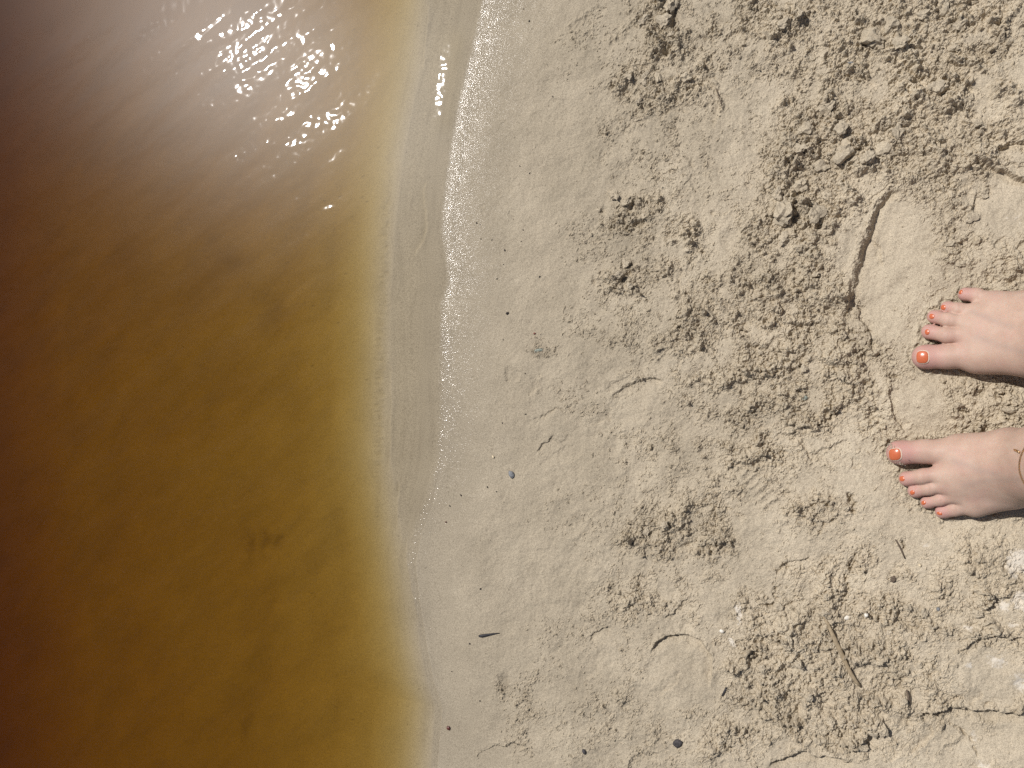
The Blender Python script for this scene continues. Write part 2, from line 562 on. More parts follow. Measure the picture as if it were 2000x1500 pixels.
def boxblur(a, r):
    for ax in (0, 1):
        pad = [(0, 0), (0, 0)]; pad[ax] = (r + 1, r)
        c = np.cumsum(np.pad(a, pad, mode='edge'), axis=ax)
        n = a.shape[ax]
        hi = np.take(c, np.arange(2 * r + 1, 2 * r + 1 + n), axis=ax); lo = np.take(c, np.arange(0, n), axis=ax)
        a = (hi - lo) / (2 * r + 1)
    return a


def ledge(pts, depth, reach, low=1, edge=2.5, rim=0.0, warp=0.6):
    """a pressed edge: the ground drops on one side of the line and comes up again over reach px"""
    w, d, s, al = line_field(pts, reach * 1.6, warp)
    ends = sstep(0, 0.14, al) * sstep(1.0, 0.86, al)
    on = (s == low)
    fall = np.where(on, sstep(0, edge, d) * np.exp(-(d / reach) ** 1.7 * 1.4), 0)
    dl = depth * fall * ends
    sm_ = boxblur(boxblur(dl, 14), 14)
    k = sstep(6, 26, d)
    Z[w] -= dl * (1 - k) + sm_ * k
    if rim:
        Z[w] += rim * np.where(on, 0, np.exp(-(d / 7.0) ** 2)) * ends * np.clip(0.8 + 1.2 * n6[w], 0, 2)


def crack(pts, depth, width=2.5, warp=0.75):
    w, d, s, al = line_field(pts, 14, warp)
    ends = sstep(0, 0.15, al) * sstep(1.0, 0.85, al)
    vary = np.clip(0.75 + 1.1 * n6b[w], 0.05, 1.5)
    Z[w] -= depth * np.exp(-(d / (width * (0.6 + 0.5 * vary))) ** 2) * ends * vary


def ridge(pts, height, width=6, warp=0.8):
    w, d, s, al = line_field(pts, width * 4, warp)
    ends = sstep(0, 0.15, al) * sstep(1.0, 0.85, al)
    Z[w] += height * np.exp(-(d / width) ** 2) * ends * np.clip(0.8 + 0.9 * n6[w], 0, 1.6)


def hole(u, v, ru, rv, depth, ang=0, rim=0.0, power=2.0):
    w = window([u], [v], max(ru, rv) * 2.6)
    a = math.radians(ang)
    du = UW[w] * 0.5 + U[w] * 0.5 - u; dv = VW[w] * 0.5 + V[w] * 0.5 - v
    e = ((du * math.cos(a) - dv * math.sin(a)) / ru) ** 2 + ((du * math.sin(a) + dv * math.cos(a)) / rv) ** 2
    Z[w] -= depth * np.exp(-e ** (power / 2))
    if rim:
        Z[w] += rim * np.exp(-((np.sqrt(e) - 1.45) / 0.3) ** 2)


# the long shoe print beside the feet
ledge([(1765, 368), (1735, 374), (1708, 402), (1692, 440), (1680, 480), (1668, 520), (1660, 560), (1650, 600), (1640, 650)], 13, 110, -1, 16, 2.0, 0.5)
ledge([(1668, 590), (1676, 625), (1692, 655), (1702, 690)], 4.0, 40, -1, 3, 0.5)
crack([(1650, 640), (1668, 655), (1695, 645)], 3.5)
crack([(1655, 665), (1675, 668), (1700, 655)], 3.5)
crack([(1660, 690), (1680, 685), (1715, 668)], 4.5, 3)
hole(1690, 692, 18, 6, 6, 35)
hole(1722, 680, 10, 5, 3, 20)
ledge([(1690, 705), (1720, 690), (1742, 675)], 2.5, 20, 1, 2)
crack([(1728, 728), (1740, 742), (1762, 735)], 4)
ledge([(1728, 762), (1732, 790), (1742, 818), (1765, 842)], 3.5, 70, -1, 3, 0.8)
crack([(1680, 745), (1690, 770), (1700, 778)], 3)
crack([(1795, 650), (1825, 632), (1850, 622), (1860, 620)], 2.5, 2)
crack([(1812, 585), (1835, 572), (1850, 568)], 2.5, 2)
# half-round heel marks
ledge([(1268, 1278), (1282, 1252), (1302, 1238), (1340, 1234), (1372, 1246), (1392, 1275), (1393, 1305), (1386, 1345)], 6.0, 70, 1, 3.5, 1.6, 0.2)
ledge([(1194, 778), (1218, 757), (1245, 744), (1275, 738), (1300, 744)], 3.2, 55, 1, 3, 0.4, 0.2)
crack([(1194, 778), (1218, 757), (1245, 744), (1275, 738)], 2.2, 2, 0.2)
ledge([(985, 748), (986, 730), (990, 712)], 1.3, 35, 1, 5, 0.3)
ledge([(1052, 738), (1054, 760), (1040, 778)], 1.3, 35, 1, 5, 0.8)
hole(1009, 733, 9, 9, 0.9, 0, 0.4)
ledge([(1046, 885), (1060, 868), (1085, 850)], 2.0, 40, 1, 3, 0.4)
ledge([(1150, 1240), (1170, 1228), (1192, 1222)], 2.5, 40, 1, 3, 0.5)
ledge([(1295, 1205), (1322, 1182), (1345, 1162)], 2.6, 40, 1, 3, 0.6)
ledge([(932, 1485), (942, 1468), (970, 1455), (1010, 1450), (1030, 1455)], 2.6, 50, 1, 4, 0.7)
ledge([(1225, 1510), (1232, 1485), (1255, 1466), (1300, 1462)], 2.5, 50, 1, 5, 0.5)
ledge([(1895, 305), (1930, 330), (1965, 345), (2010, 365)], 8, 80, 1, 5, 1.8)
ledge([(1890, 420), (1900, 390), (1925, 360)], 4, 60, 1, 5, 0.8)
ledge([(1935, 292), (1960, 288), (2010, 282)], 6, 26, 1, 4, 1.0)
ledge([(1790, 1390), (1805, 1378), (1850, 1372), (1920, 1380), (2010, 1386)], 9, 60, 1, 5, 1.8)
ledge([(1675, 1448), (1690, 1425), (1712, 1415), (1735, 1412)], 6, 40, 1, 5, 1.0)
ledge([(1500, 1490), (1530, 1468), (1570, 1462), (1620, 1470), (1680, 1478)], 7, 60, 1, 6, 1.2)
ledge([(1860, 1268), (1900, 1240), (1960, 1232), (2010, 1242)], 4.5, 60, 1, 4, 0.8)
ledge([(1815, 1405), (1818, 1430), (1800, 1450), (1770, 1470)], 3.5, 30, 1, 3, 0.6)
crack([(1840, 1395), (1870, 1420), (1890, 1440), (1905, 1470)], 3)
crack([(1500, 1185), (1512, 1170), (1515, 1120)], 4.5, 3.5)
crack([(1640, 1185), (1648, 1160), (1658, 1110), (1680, 1060)], 5.5, 5)
crack([(1480, 1172), (1530, 1182), (1580, 1165)], 3, 3)
crack([(1655, 955), (1664, 975), (1668, 1005)], 6, 4)
crack([(1575, 985), (1600, 975), (1625, 990)], 4, 4)
crack([(1590, 1040), (1615, 1020), (1640, 1015)], 3, 3)
crack([(1755, 1050), (1765, 1075)], 4, 3)
ledge([(1460, 1300), (1462, 1275), (1475, 1260), (1500, 1258)], 4, 40, 1, 4, 1)
crack([(1405, 1430), (1430, 1460), (1440, 1478)], 4.5, 4)
crack([(1420, 1420), (1445, 1440), (1455, 1455)], 3.5, 3)
crack([(1040, 830), (1070, 806), (1095, 800), (1130, 790)], 1.2, 3)
# dark pits between the clots
for a in [(1475, 682, 11, 15, 9, 0, 0.6), (1228, 520, 10, 9, 6, 0, 0.3), (1222, 545, 15, 9, 8, 40, 0.5), (1205, 565, 10, 6, 5, 40), (1320, 50, 5, 22, 8, 0, 0.5),
          (1305, 105, 14, 9, 7, 20, 0.4), (1235, 405, 6, 14, 7, -30, 0.4), (1250, 440, 14, 8, 7, 35, 0.4), (1202, 165, 7, 14, 7, -20, 0.3), (1222, 190, 12, 15, 4, 0), (1555, 395, 7, 22, 9, -10, 0.3),
          (1600, 445, 7, 16, 8, 0, 0.3), (1310, 160, 9, 6, 5, 20), (1395, 420, 6, 4, 3), (1370, 495, 10, 5, 4, 20), (1480, 1270, 6, 18, 5, 10, 0.3), (1390, 155, 8, 5, 3, 0, 0.3),
          (1685, 90, 8, 16, 6, -15, 0.3), (1745, 55, 24, 7, 5, 20), (1840, 190, 14, 6, 4, 30), (1888, 185, 5, 10, 6), (1610, 230, 8, 14, 6), (1270, 1040, 16, 7, 4, 30), (1345, 1065, 12, 8, 5, 30), (1390, 1070, 8, 14, 5),
          (1355, 325, 5, 10, 3), (1380, 80, 4, 7, 2.5), (1391, 85, 4, 8, 2.5), (1420, 52, 3, 4, 2), (1430, 62, 3, 4, 2), (1740, 1122, 10, 12, 3), (1295, 222, 3, 5, 2.5), (1305, 222, 3, 5, 2.5), (1292, 235, 6, 4, 3), (1163, 550, 4, 8, 3), (1146, 508, 6, 4, 2),
          (1180, 415, 5, 9, 3), (985, 1335, 8, 14, 3), (1660, 1405, 10, 8, 5), (1770, 1400, 14, 12, 7), (1780, 1340, 5, 12, 4), (1925, 1368, 8, 6, 4), (1958, 1050, 6, 4, 2), (1530, 1300, 24, 8, 4, 20, 0.3),
          (1560, 1380, 20, 7, 4, 40), (1545, 1405, 5, 14, 4, 20)]:
    hole(*a[:5], ang=a[5] if len(a) > 5 else 0, rim=a[6] if len(a) > 6 else 0)
# treads left by a sole
for k in range(7):
    u0 = 1448 + k * 9; v0 = 905 + k * 12
    ridge([(u0 - 14, v0 + 14), (u0, v0 + 3), (u0 + 16, v0 - 12)], 1.7, 3.5, 0.25)
for k in range(5):
    ridge([(1240 + k * 6, 1000 + k * 3), (1250 + k * 6, 985 + k * 2), (1262 + k * 6, 974)], 1.4, 2.6, 0.3)
# proud plates and ridges along the wash
ridge([(1105, 60), (1130, 40), (1160, 25)], 1.6, 6)
ridge([(1180, 95), (1220, 60), (1260, 20)], 2.6, 9)
ridge([(1195, 260), (1260, 235), (1290, 222)], 2.2, 8)
ridge([(1250, 130), (1290, 110), (1300, 60), (1310, 10)], 3.0, 10)
ridge([(1200, 150), (1250, 160), (1310, 165), (1340, 150)], 2.2, 9)
ridge([(1385, 130), (1402, 190), (1412, 225)], 2.4, 5)
ledge([(1385, 150), (1400, 190), (1408, 215), (1395, 262)], 2.2, 30, 1, 3, 0.6)
# scuffs, dents and broken edges all over the trodden part
rs = random.Random(77)
for k in range(150):
    u = rs.uniform(1060, 2040); v = rs.uniform(-20, 1520)
    if 1720 < u and 560 < v < 1020:
        continue
    a = math.radians(rs.choice([-35, -30, -40, -20, 15, 80]) + rs.uniform(-20, 20)); ln = rs.uniform(12, 42)
    du, dv = math.cos(a) * ln, math.sin(a) * ln
    bend = rs.uniform(-0.3, 0.3) * ln
    q = min(1.0, (u - 1000) / 500)
    ledge([(u - du, v - dv), (u - bend * math.sin(a), v + bend * math.cos(a)), (u + du, v + dv)], rs.uniform(0.8, 3.2) * q, rs.uniform(14, 40), rs.choice([-1, 1]), rs.uniform(2.5, 6), rs.uniform(0.2, 1.0) * q, 0.7)
for k in range(90):
    u = rs.uniform(1060, 2040); v = rs.uniform(-20, 1520); r = rs.uniform(10, 30)
    if 1720 < u and 560 < v < 1020:
        continue
    hole(u, v, r, r * rs.uniform(0.4, 0.8), rs.uniform(0.8, 3.0) * min(1, (u - 980) / 400), rs.uniform(0, 180), 0.3)
# drop craters left by splashes
for k in range(110):
    u = random.uniform(980, 1480) if k < 80 else random.uniform(920, 1300)
    v = random.uniform(0, 1500)
    r = random.uniform(2.2, 5.5)
    hole(u, v, r, r * random.uniform(0.75, 1.1), random.uniform(0.25, 0.6), random.uniform(0, 180), 0.22)
# marks in the lake bed: an old print with three toes and a hollow
for a in [(445, 1078, 9, 20, 2.5, 15), (474, 1066, 11, 22, 2.5, 0), (500, 1072, 8, 16, 2.5, -25), (490, 1200, 14, 30, 2, -15), (505, 605, 24, 36, 2.5, -8)]:
    hole(*a[:5], ang=a[5])
crack([(758, 330), (746, 480), (742, 620), (738, 760), (736, 860), (728, 1000)], 1.1, 7, 0.6)
for pts in ([(764, 700), (764, 780), (762, 850), (758, 935)], [(780, 940), (777, 975), (774, 1040)], [(794, 1045), (795, 1100), (807, 1165), (820, 1230)], [(836, 345), (828, 375), (832, 410), (834, 440), (828, 470), (805, 510)], [(838, 0), (832, 70), (826, 140)]):
    ledge(pts, 1.0, 16, 1 if pts[0][1] < pts[-1][1] else -1, 3.0, 0.25, 0.2)
# feet press in: the sand under and round the soles is firm, with a low pushed-up rim
d2 = np.full(Z.shape, 1e9)
fw = window([1700, 2250], [530, 1040], 30)
xf, yf = XM[fw], YM[fw]
dd_ = np.full(xf.shape, 1e9)
for toes_ in (R_toes, L_toes):
    for ch in toes_:
        q_ = [(ground(u, v, 0.02), r) for u, v, z, r in ch]
        q_.append((q_[0][0] + Vector((0.09, 0, 0)), 16))
        q_ = [q_[-1]] + q_[:-1]
        for (a, ra), (b, rb) in zip(q_[:-1], q_[1:]):
            ax, ay, bx, by = a.x * 1000, a.y * 1000, b.x * 1000, b.y * 1000
            t = np.clip(((xf - ax) * (bx - ax) + (yf - ay) * (by - ay)) / ((bx - ax) ** 2 + (by - ay) ** 2), 0, 1)
            dd_ = np.minimum(dd_, np.hypot(xf - ax - t * (bx - ax), yf - ay - t * (by - ay)) - (ra + (rb - ra) * t))
lvl = FZ * 1000
k = np.exp(-(np.maximum(dd_, 0) / 20.0) ** 2)
hf = Z[fw] - boxblur(boxblur(Z[fw], 10), 10)
zf = Z[fw] * (1 - k) + (lvl + 0.8 + 0.9 * hf) * k
zf += 2.2 * np.exp(-((dd_ - 3.5) / 3.0) ** 2) * np.clip(0.55 + 1.3 * n6[fw], 0, 1.6)
zf = np.where(dd_ < 0, np.minimum(zf, lvl + 1.4 + 0.25 * dd_), zf)
Z[fw] = zf
Z = np.where(SH > 8, np.minimum(Z, -0.55), Z)
Z = np.where((SH < -6) & (Z < 0.25), 0.25, Z)

wet = np.interp(SH, [-520, -330, -200, -90, -30, 0], [0.0, 0.30, 0.62, 0.72, 0.92, 1.0]) + 0.18 * fbm(XM / 60, YM / 60, 153, 3) * dryf
damp = 0.40 * sstep(0.2, 0.65, 0.5 + 0.6 * fbm(XM / 70, YM / 70, 151, 4)) * sstep(-700, -80, SH)
wet = np.clip(np.maximum(wet, damp * 0.9), 0, 1)
glit = np.where(SH < 0, np.exp(np.minimum(SH, 0) / np.interp(V, [0, 400, 900], [30, 24, 20])), sstep(9, 0, SH)) * np.clip(0.8 + 0.5 * fbm(XM / 14, YM / 14, 155, 2), 0.2, 1)
salt = np.zeros_like(Z)
for u, v, ru, rv, s in [(1985, 1095, 34, 28, 1), (1990, 1165, 22, 26, 1), (1955, 1180, 26, 18, 0.7), (1940, 1285, 30, 18, 0.62), (1990, 1320, 36, 34, 0.62), (1885, 1212, 12, 7, 0.9), (1445, 1195, 10, 26, 0.8), (1435, 1250, 14, 14, 0.7),
                        (1885, 1285, 12, 8, 0.8), (1895, 1435, 14, 22, 0.5), (1970, 1210, 26, 18, 0.6), (1975, 430, 40, 40, 0.45), (1730, 1230, 14, 20, 0.55), (1915, 1480, 24, 16, 0.6), (1805, 1060, 12, 8, 0.5), (1960, 130, 40, 30, 0.4), (1565, 1440, 12, 8, 0.5)]:
    salt = np.maximum(salt, s * blob(u, v, ru, rv))
salt = np.where(outside > 0, np.clip(fbm(XM / 130, YM / 130, 161, 3), 0, 0.6) * dryf, salt)
silt = np.zeros_like(Z)
for u, v, ru, rv, s in [(445, 1078, 9, 20, 0.42), (474, 1066, 11, 22, 0.45), (500, 1072, 8, 16, 0.4), (490, 1200, 16, 30, 0.12), (505, 605, 20, 34, 0.2),
                        (430, 1450, 14, 30, 0.5), (425, 500, 30, 20, 0.25), (1052, 684, 22, 9, 0.5), (1480, 825, 60, 26, 0.18), (985, 1335, 8, 16, 0.4)]:
    silt = np.maximum(silt, s * blob(u, v, ru, rv))
silt += np.where(near, 0.22 * uw * np.clip(fbm(A1 / 120, A2 / 45, 171, 4), 0, 1), 0)
swash = sstep(-25, 0, SH) * sstep(60, 10, SD)
silt += np.where(near, swash * 0.22 * np.clip(fbm((XM - 1000 * waterline(Y)) / 7, YM / 110, 177, 3, 0.6), 0, 1), 0)
w_, d_, s_, al_ = line_field([(758, 300), (746, 480), (742, 620), (738, 760), (736, 860), (728, 1000)], 40, 0.9)
silt[w_] = np.maximum(silt[w_], 0.30 * np.exp(-(d_ / 6) ** 2) * (0.5 + 0.6 * perlin(XM[w_] / 14, YM[w_] / 14, 181)))
for k in range(70):
    u = random.uniform(560, 900); v = random.uniform(0, 1500)
    silt[window([u], [v], 1.4)] = 0.6

sand = mesh_obj('sand', np.stack([X, Y, Z / 1000.0], -1).reshape(-1, 3), grid_faces(NX, NY), SAND)
sand.data.polygons.foreach_set('use_smooth', np.repeat((SH > 20)[:-1, :-1].ravel(), 1))
set_color_attr(sand, 'zone', np.stack([wet, salt, np.clip(silt, 0, 1), glit], -1).reshape(-1, 4))
sand['kind'] = 'structure'


def zat(u, v):
    p = ground(u, v)
    i = min(max(np.searchsorted(xs, p.x), 1), NX - 1); j = min(max(np.searchsorted(ys, p.y), 1), NY - 1)
    return float(Z[j, i]) / 1000.0


def zworld(x, y):
    i = np.clip(np.searchsorted(xs, x), 1, NX - 1); j = np.clip(np.searchsorted(ys, y), 1, NY - 1)
    return Z[j, i] / 1000.0


# ------------------------------------------------------------------ the water
wxs = np.concatenate([np.array(spread(0, -1.15, -150, 0.008, 1.35))[::-1], np.arange(-1.15, -0.26, 0.0021)])
wys = np.concatenate([np.array(spread(0, -0.50, -150, 0.008, 1.35))[::-1], np.arange(-0.50, 0.53, 0.0021), spread(0, 0.53, 150, 0.008, 1.35)])
WX, WY = np.meshgrid(wxs, wys)
wsh = (waterline(WY) - WX) * 1000
wm, wn_ = WX * 1000, WY * 1000
th = math.radians(33)
B1 = wm * math.cos(th) + wn_ * math.sin(th); B2 = -wm * math.sin(th) + wn_ * math.cos(th)
amp = sstep(60, 190, wsh)
hw = 0.80 * perlin(B1 / 130 + 3, B2 / 34, 201) + 0.32 * perlin(B1 / 50, B2 / 16 + 7, 203) + 0.15 * perlin(B1 / 10.0, B2 / 8.5, 205) + 0.05 * perlin(B1 / 6.5, B2 / 6, 206)
hw = hw * (0.30 + 0.70 * amp) * sstep(8, 70, wsh)
hw += 0.022 * perlin(wm / 9, wn_ / 11, 207) * sstep(2, 20, wsh)
WUp, WVp = pixel(WX, WY)


def wcrest(pts, h, width):
    best = np.full(WX.shape, 1e9); al = np.zeros(WX.shape)
    n = len(pts) - 1
    for k in range(n):
        (a, b), (c, d) = pts[k], pts[k + 1]
        ex, ey = c - a, d - b
        t = np.clip(((WUp - a) * ex + (WVp - b) * ey) / (ex * ex + ey * ey), 0, 1)
        dd = np.hypot(WUp - a - t * ex, WVp - b - t * ey)
        al = np.where(dd < best, (k + t) / n, al); best = np.minimum(best, dd)
    return h * np.exp(-(best / width) ** 2) * sstep(0, 0.2, al) * sstep(1, 0.8, al)


hw += wcrest([(836, 345), (827, 375), (832, 410), (834, 440), (828, 470), (805, 510)], 0.55, 4.5)
hw += wcrest([(895, 40), (886, 100), (878, 160), (870, 220), (865, 270)], 1.5, 21) * sstep(2, 12, wsh) + 0.17 * perlin(wm / 6.0, wn_ / 6.5, 209) * np.exp(-((WUp - 866 - (160 - WVp) * 0.13) / 18) ** 2 - ((WVp - 160) / 85) ** 2) * sstep(0, 6, wsh)
hw += wcrest([(764, 780), (762, 850), (760, 930)], 0.35, 4)
hw += wcrest([(780, 930), (776, 975), (772, 1040)], 0.35, 4)
hw += wcrest([(792, 1050), (794, 1100), (806, 1165)], 0.3, 4)
hw += wcrest([(775, 1110), (782, 1150), (800, 1175)], 0.2, 4)
for k in range(5):
    hw += wcrest([(262 + k * 4, 842 + k * 9), (285 + k * 4, 832 + k * 9), (310 + k * 4, 826 + k * 9)], 0.10, 3)
    hw += wcrest([(28 + k * 4, 1155 + k * 9), (60 + k * 4, 1160 + k * 9), (80 + k * 4, 1170 + k * 9)], 0.08, 3)
wnx, wny = len(wxs), len(wys)
top = np.stack([WX, WY, hw / 1000.0], -1).reshape(-1, 3)
f = grid_faces(wnx, wny)
# close the body: the rim drops to a floor below the lake bed
rim_i = np.concatenate([np.arange(wnx), wnx * np.arange(1, wny) + wnx - 1, wnx * (wny - 1) + np.arange(wnx - 2, -1, -1), wnx * np.arange(wny - 2, 0, -1)])
low = top[rim_i].copy(); low[:, 2] = -8.0
nb = len(top)
k = np.arange(len(rim_i)); k2 = (k + 1) % len(rim_i)
side = np.stack([rim_i[k2], rim_i[k], nb + k, nb + k2], -1)
cz = np.array([[low[:, 0].mean(), 0.0, -8.0]])
cen = nb + len(low)
me_faces = [tuple(q) for q in side] + [(int(nb + b), int(nb + a), cen) for a, b in zip(k, k2)]
allf = np.concatenate([f, side])
tri = np.stack([nb + k2, nb + k, np.full(len(k), cen)], -1)
vv = np.concatenate([top, low, cz]).astype(np.float32)
wme = bpy.data.meshes.new('water')
wme.vertices.add(len(vv)); wme.vertices.foreach_set('co', vv.ravel())
lv = np.concatenate([allf.ravel(), tri.ravel()]).astype(np.int32)
wme.loops.add(len(lv)); wme.loops.foreach_set('vertex_index', lv)
wme.polygons.add(len(allf) + len(tri))
wme.polygons.foreach_set('loop_start', np.concatenate([np.arange(0, allf.size, 4), allf.size + np.arange(0, tri.size, 3)]).astype(np.int32))
wme.update(calc_edges=True)
sm = np.zeros(len(wme.polygons), bool); sm[:len(f)] = True
wme.polygons.foreach_set('use_smooth', sm)
wme.materials.append(WATER)
water = bpy.data.objects.new('water', wme)
COL.objects.link(water)
water['kind'] = 'structure'


# ------------------------------------------------------------------ person: feet and legs as one surface
def seg(P, a, b, ra, rb):
    pa = [P[i] - a[i] for i in range(3)]; ba = [b[i] - a[i] for i in range(3)]
    h = np.clip((pa[0] * ba[0] + pa[1] * ba[1] + pa[2] * ba[2]) / (ba[0] ** 2 + ba[1] ** 2 + ba[2] ** 2), 0, 1)
    return np.sqrt(sum((pa[i] - h * ba[i]) ** 2 for i in range(3))) - (ra + (rb - ra) * h)


def smin(a, b, k):
    h = np.maximum(k - np.abs(a - b), 0) / k
    return np.minimum(a, b) - h * h * k * 0.25


def smax(a, b, k):
    return -smin(-a, -b, k)


def surface_nets(F, gx, gy, gz):
    """naive surface nets on a rectilinear grid"""
    s = F < 0
    nx, ny, nz = F.shape
    cnt = np.zeros((nx - 1, ny - 1, nz - 1), np.int8)
    for a in (0, 1):
        for b in (0, 1):
            for c in (0, 1):
                cnt += s[a:nx - 1 + a, b:ny - 1 + b, c:nz - 1 + c]
    act = (cnt > 0) & (cnt < 8)
    idx = -np.ones(act.shape, np.int64)
    I = np.argwhere(act)
    idx[act] = np.arange(len(I))
    acc = np.zeros((len(I), 3)); n = np.zeros(len(I))
    cor = [(a, b, c) for a in (0, 1) for b in (0, 1) for c in (0, 1)]
    G = (gx, gy, gz)
    for p in cor:
        for ax in range(3):
            if p[ax]:
                continue
            q = list(p); q[ax] = 1
            ia = I + np.array(p); ib = I + np.array(q)
            fa = F[ia[:, 0], ia[:, 1], ia[:, 2]]; fb = F[ib[:, 0], ib[:, 1], ib[:, 2]]
            m = (fa < 0) != (fb < 0)
            t = np.where(m, fa / np.where(m, fa - fb, 1), 0)
            for d in range(3):
                ca = G[d][ia[:, d]]; cb = G[d][ib[:, d]]
                acc[:, d] += np.where(m, ca + t * (cb - ca), 0)
            n += m
    vtx = acc / n[:, None]
    faces = []
    for ax in range(3):
        o1, o2 = [(1, 2), (2, 0), (0, 1)][ax]
        sl0 = [slice(1, -1)] * 3; sl1 = [slice(1, -1)] * 3
        sl0[ax] = slice(0, -1); sl1[ax] = slice(1, None)
        ch = s[tuple(sl0)] != s[tuple(sl1)]
        E = np.argwhere(ch)
        off = np.array([1, 1, 1]); off[ax] = 0
        E = E + off
        flip = s[E[:, 0], E[:, 1], E[:, 2]]
        e1 = np.zeros(3, int); e1[o1] = 1
        e2 = np.zeros(3, int); e2[o2] = 1
        quad = []
        for sh in (-(e1 + e2), -e2, np.zeros(3, int), -e1):
            c = E + sh
            quad.append(idx[c[:, 0], c[:, 1], c[:, 2]])
        q = np.stack(quad, -1)
        q[~flip] = q[~flip][:, ::-1]
        faces.append(q)
    return vtx, np.concatenate(faces)


def px(u, v, zmm):
    p = ground(u, v, zmm / 1000.0 + FZ)
    return np.array([p.x * 1000, p.y * 1000, zmm])


def build_foot(toes, mid, ankle, heel, knee, thigh, extra, gbase):
    """all in mm, z from the sole; toes = list of chains of (u, v, z, r)"""
    chains = [[(px(u, v, z), r) for u, v, z, r in t] for t in toes]
    allp = np.array([p for c in chains for p, r in c])
    x0, y0, y1 = allp[:, 0].min() - 24, min(allp[:, 1].min(), ankle[0][1] - 40) - 26, max(allp[:, 1].max(), ankle[0][1] + 40) + 26
    gx = np.concatenate([np.arange(x0, x0 + 105, 1.15), np.arange(x0 + 105, ankle[0][0] + 110, 2.6)])
    gy = np.arange(y0 - 20, y1 + 20, 1.25)
    gz = np.concatenate([np.arange(-4, 46, 1.15), np.arange(46, 120, 2.6), np.arange(120, 640, 9.0)])
    P = np.meshgrid(gx.astype(np.float32), gy.astype(np.float32), gz.astype(np.float32), indexing='ij')
    Q = [P[0], P[1], P[2]]
    # toes
    toe = None; toe_each = []
    for c in chains:
        d = None
        for (a, ra), (b, rb) in zip(c[:-1], c[1:]):
            e = seg(Q, a, b, ra, rb)
            d = e if d is None else smin(d, e, 5.0)
        # fuller pad under the tip
        tp, tr = c[-1]
        e = seg(Q, tp + np.array([3, 0, -2.0]), tp + np.array([-0.5, 0, -1.0]), tr * 0.98, tr * 0.86)
        d = smin(d, e, 3.0)
        toe_each.append(d)
        toe = d if toe is None else smin(toe, d, 0.5)
    # dorsum: one ray behind each toe
    body = None
    for c, (m, mr) in zip(chains, mid):
        a, ra = c[0]
        e = seg(Q, a + np.array([2, 0, -1.0]), m, ra * 1.12, mr)
        body = e if body is None else smin(body, e, 16)
    for (a, ra), (b, rb) in extra:
        body = smin(body, seg(Q, a, b, ra, rb), 14)
    ak, ar = ankle
    for m, mr in mid:
        body = smin(body, seg(Q, m, ak + np.array([0, 0, -6]), mr, ar * 0.93), 18)
    body = smin(body, seg(Q, ak + np.array([14, 0, -45]), heel[0], 27, heel[1]), 20)
    leg = seg(Q, ak, knee[0] * 0.45 + ak * 0.55, ar, knee[1] * 0.93)
    leg = smin(leg, seg(Q, knee[0] * 0.45 + ak * 0.55 + np.array([9, 0, 0]), knee[0], knee[1] * 0.98, knee[1]), 40)
    leg = smin(leg, seg(Q, knee[0], thigh[0], knee[1], thigh[1]), 40)
    body = smin(body, leg, 26)
    for sgn in (-1, 1):    # ankle bones
        b = ak + np.array([2, sgn * (ar - 4), 4.0 if sgn * gbase > 0 else -4.0])
        body = smin(body, seg(Q, b, b + np.array([0, 0, -3.0]), 9, 8), 10)
    F = smin(body, toe, 4.0)
    # tendons and veins running back from the toes
    for c, (m, mr) in zip(chains, mid):
        a, ra = c[0]
        t0 = a + np.array([8, 0, ra * 0.98]); t1 = m + np.array([-2, 0, mr * 0.97])
        F = smin(F, seg(Q, t0, t1, 1.3, 1.8), 7)
    # creases over the toe joints
    for ci, c in enumerate(chains):
        j, jr = c[1]
        for off in ((0.0, -3.2) if ci else (1.5, -4.5)):
            a = j + np.array([off, -jr * 0.85, jr * 1.02]); b = j + np.array([off, jr * 0.85, jr * 1.02])
            m_ = j + np.array([off, 0, jr * 1.30])
            F = smax(F, -(seg(Q, a, m_, 0.35, 0.35)), 1.6)
            F = smax(F, -(seg(Q, m_, b, 0.35, 0.35)), 1.6)
    # flat sole
    F = smax(F, -(P[2] - 0.8), 6.0)
    vtx, fc = surface_nets(F, gx, gy, gz)
    # attributes
    pink = np.zeros(len(vtx)); sandy = np.zeros(len(vtx)); vein = np.zeros(len(vtx))
    for c in chains:
        tp, tr = c[-1]
        d = np.linalg.norm((vtx - tp) / np.array([1.25, 1, 1.2]), axis=1)
        pink = np.maximum(pink, np.clip(1.65 - d / (tr * 1.15), 0, 1))
        b, br = c[1]
        pink = np.maximum(pink, 0.35 * np.exp(-(np.linalg.norm(vtx - b, axis=1) / (br * 1.3)) ** 2))
        sandy = np.maximum(sandy, 0.60 * np.clip(1.9 - d / (tr * 1.05), 0, 1) * sstep(tp[2] + 4.5, tp[2] - 3.0, vtx[:, 2]))
    sandy = np.maximum(sandy, 0.8 * sstep(10, 2.5, vtx[:, 2]))
    n1 = perlin(vtx[:, 0] / 17, vtx[:, 1] / 17, 301)
    pink = np.clip(pink + 0.35 * np.clip(n1, 0, 1), 0, 1)
    for v0, v1 in VEINS:
        a, b = px(*v0), px(*v1)
        ab = b - a
        t = np.clip(((vtx[:, :2] - a[:2]) @ ab[:2]) / (ab[:2] @ ab[:2]), 0, 1)
        d = np.linalg.norm(vtx[:, :2] - a[:2] - t[:, None] * ab[:2], axis=1)
        vein = np.maximum(vein, np.exp(-(d / 4.0) ** 2))
    return vtx, fc, np.stack([pink, sandy, vein], -1)


VEINS = [((1860, 900, 30), (1935, 925, 45)), ((1880, 945, 28), (1960, 930, 48)), ((1900, 610, 28), (1970, 640, 45)), ((1905, 660, 30), (1985, 690, 45))]


def P3(u, v, z):
    return px(u, v, z)


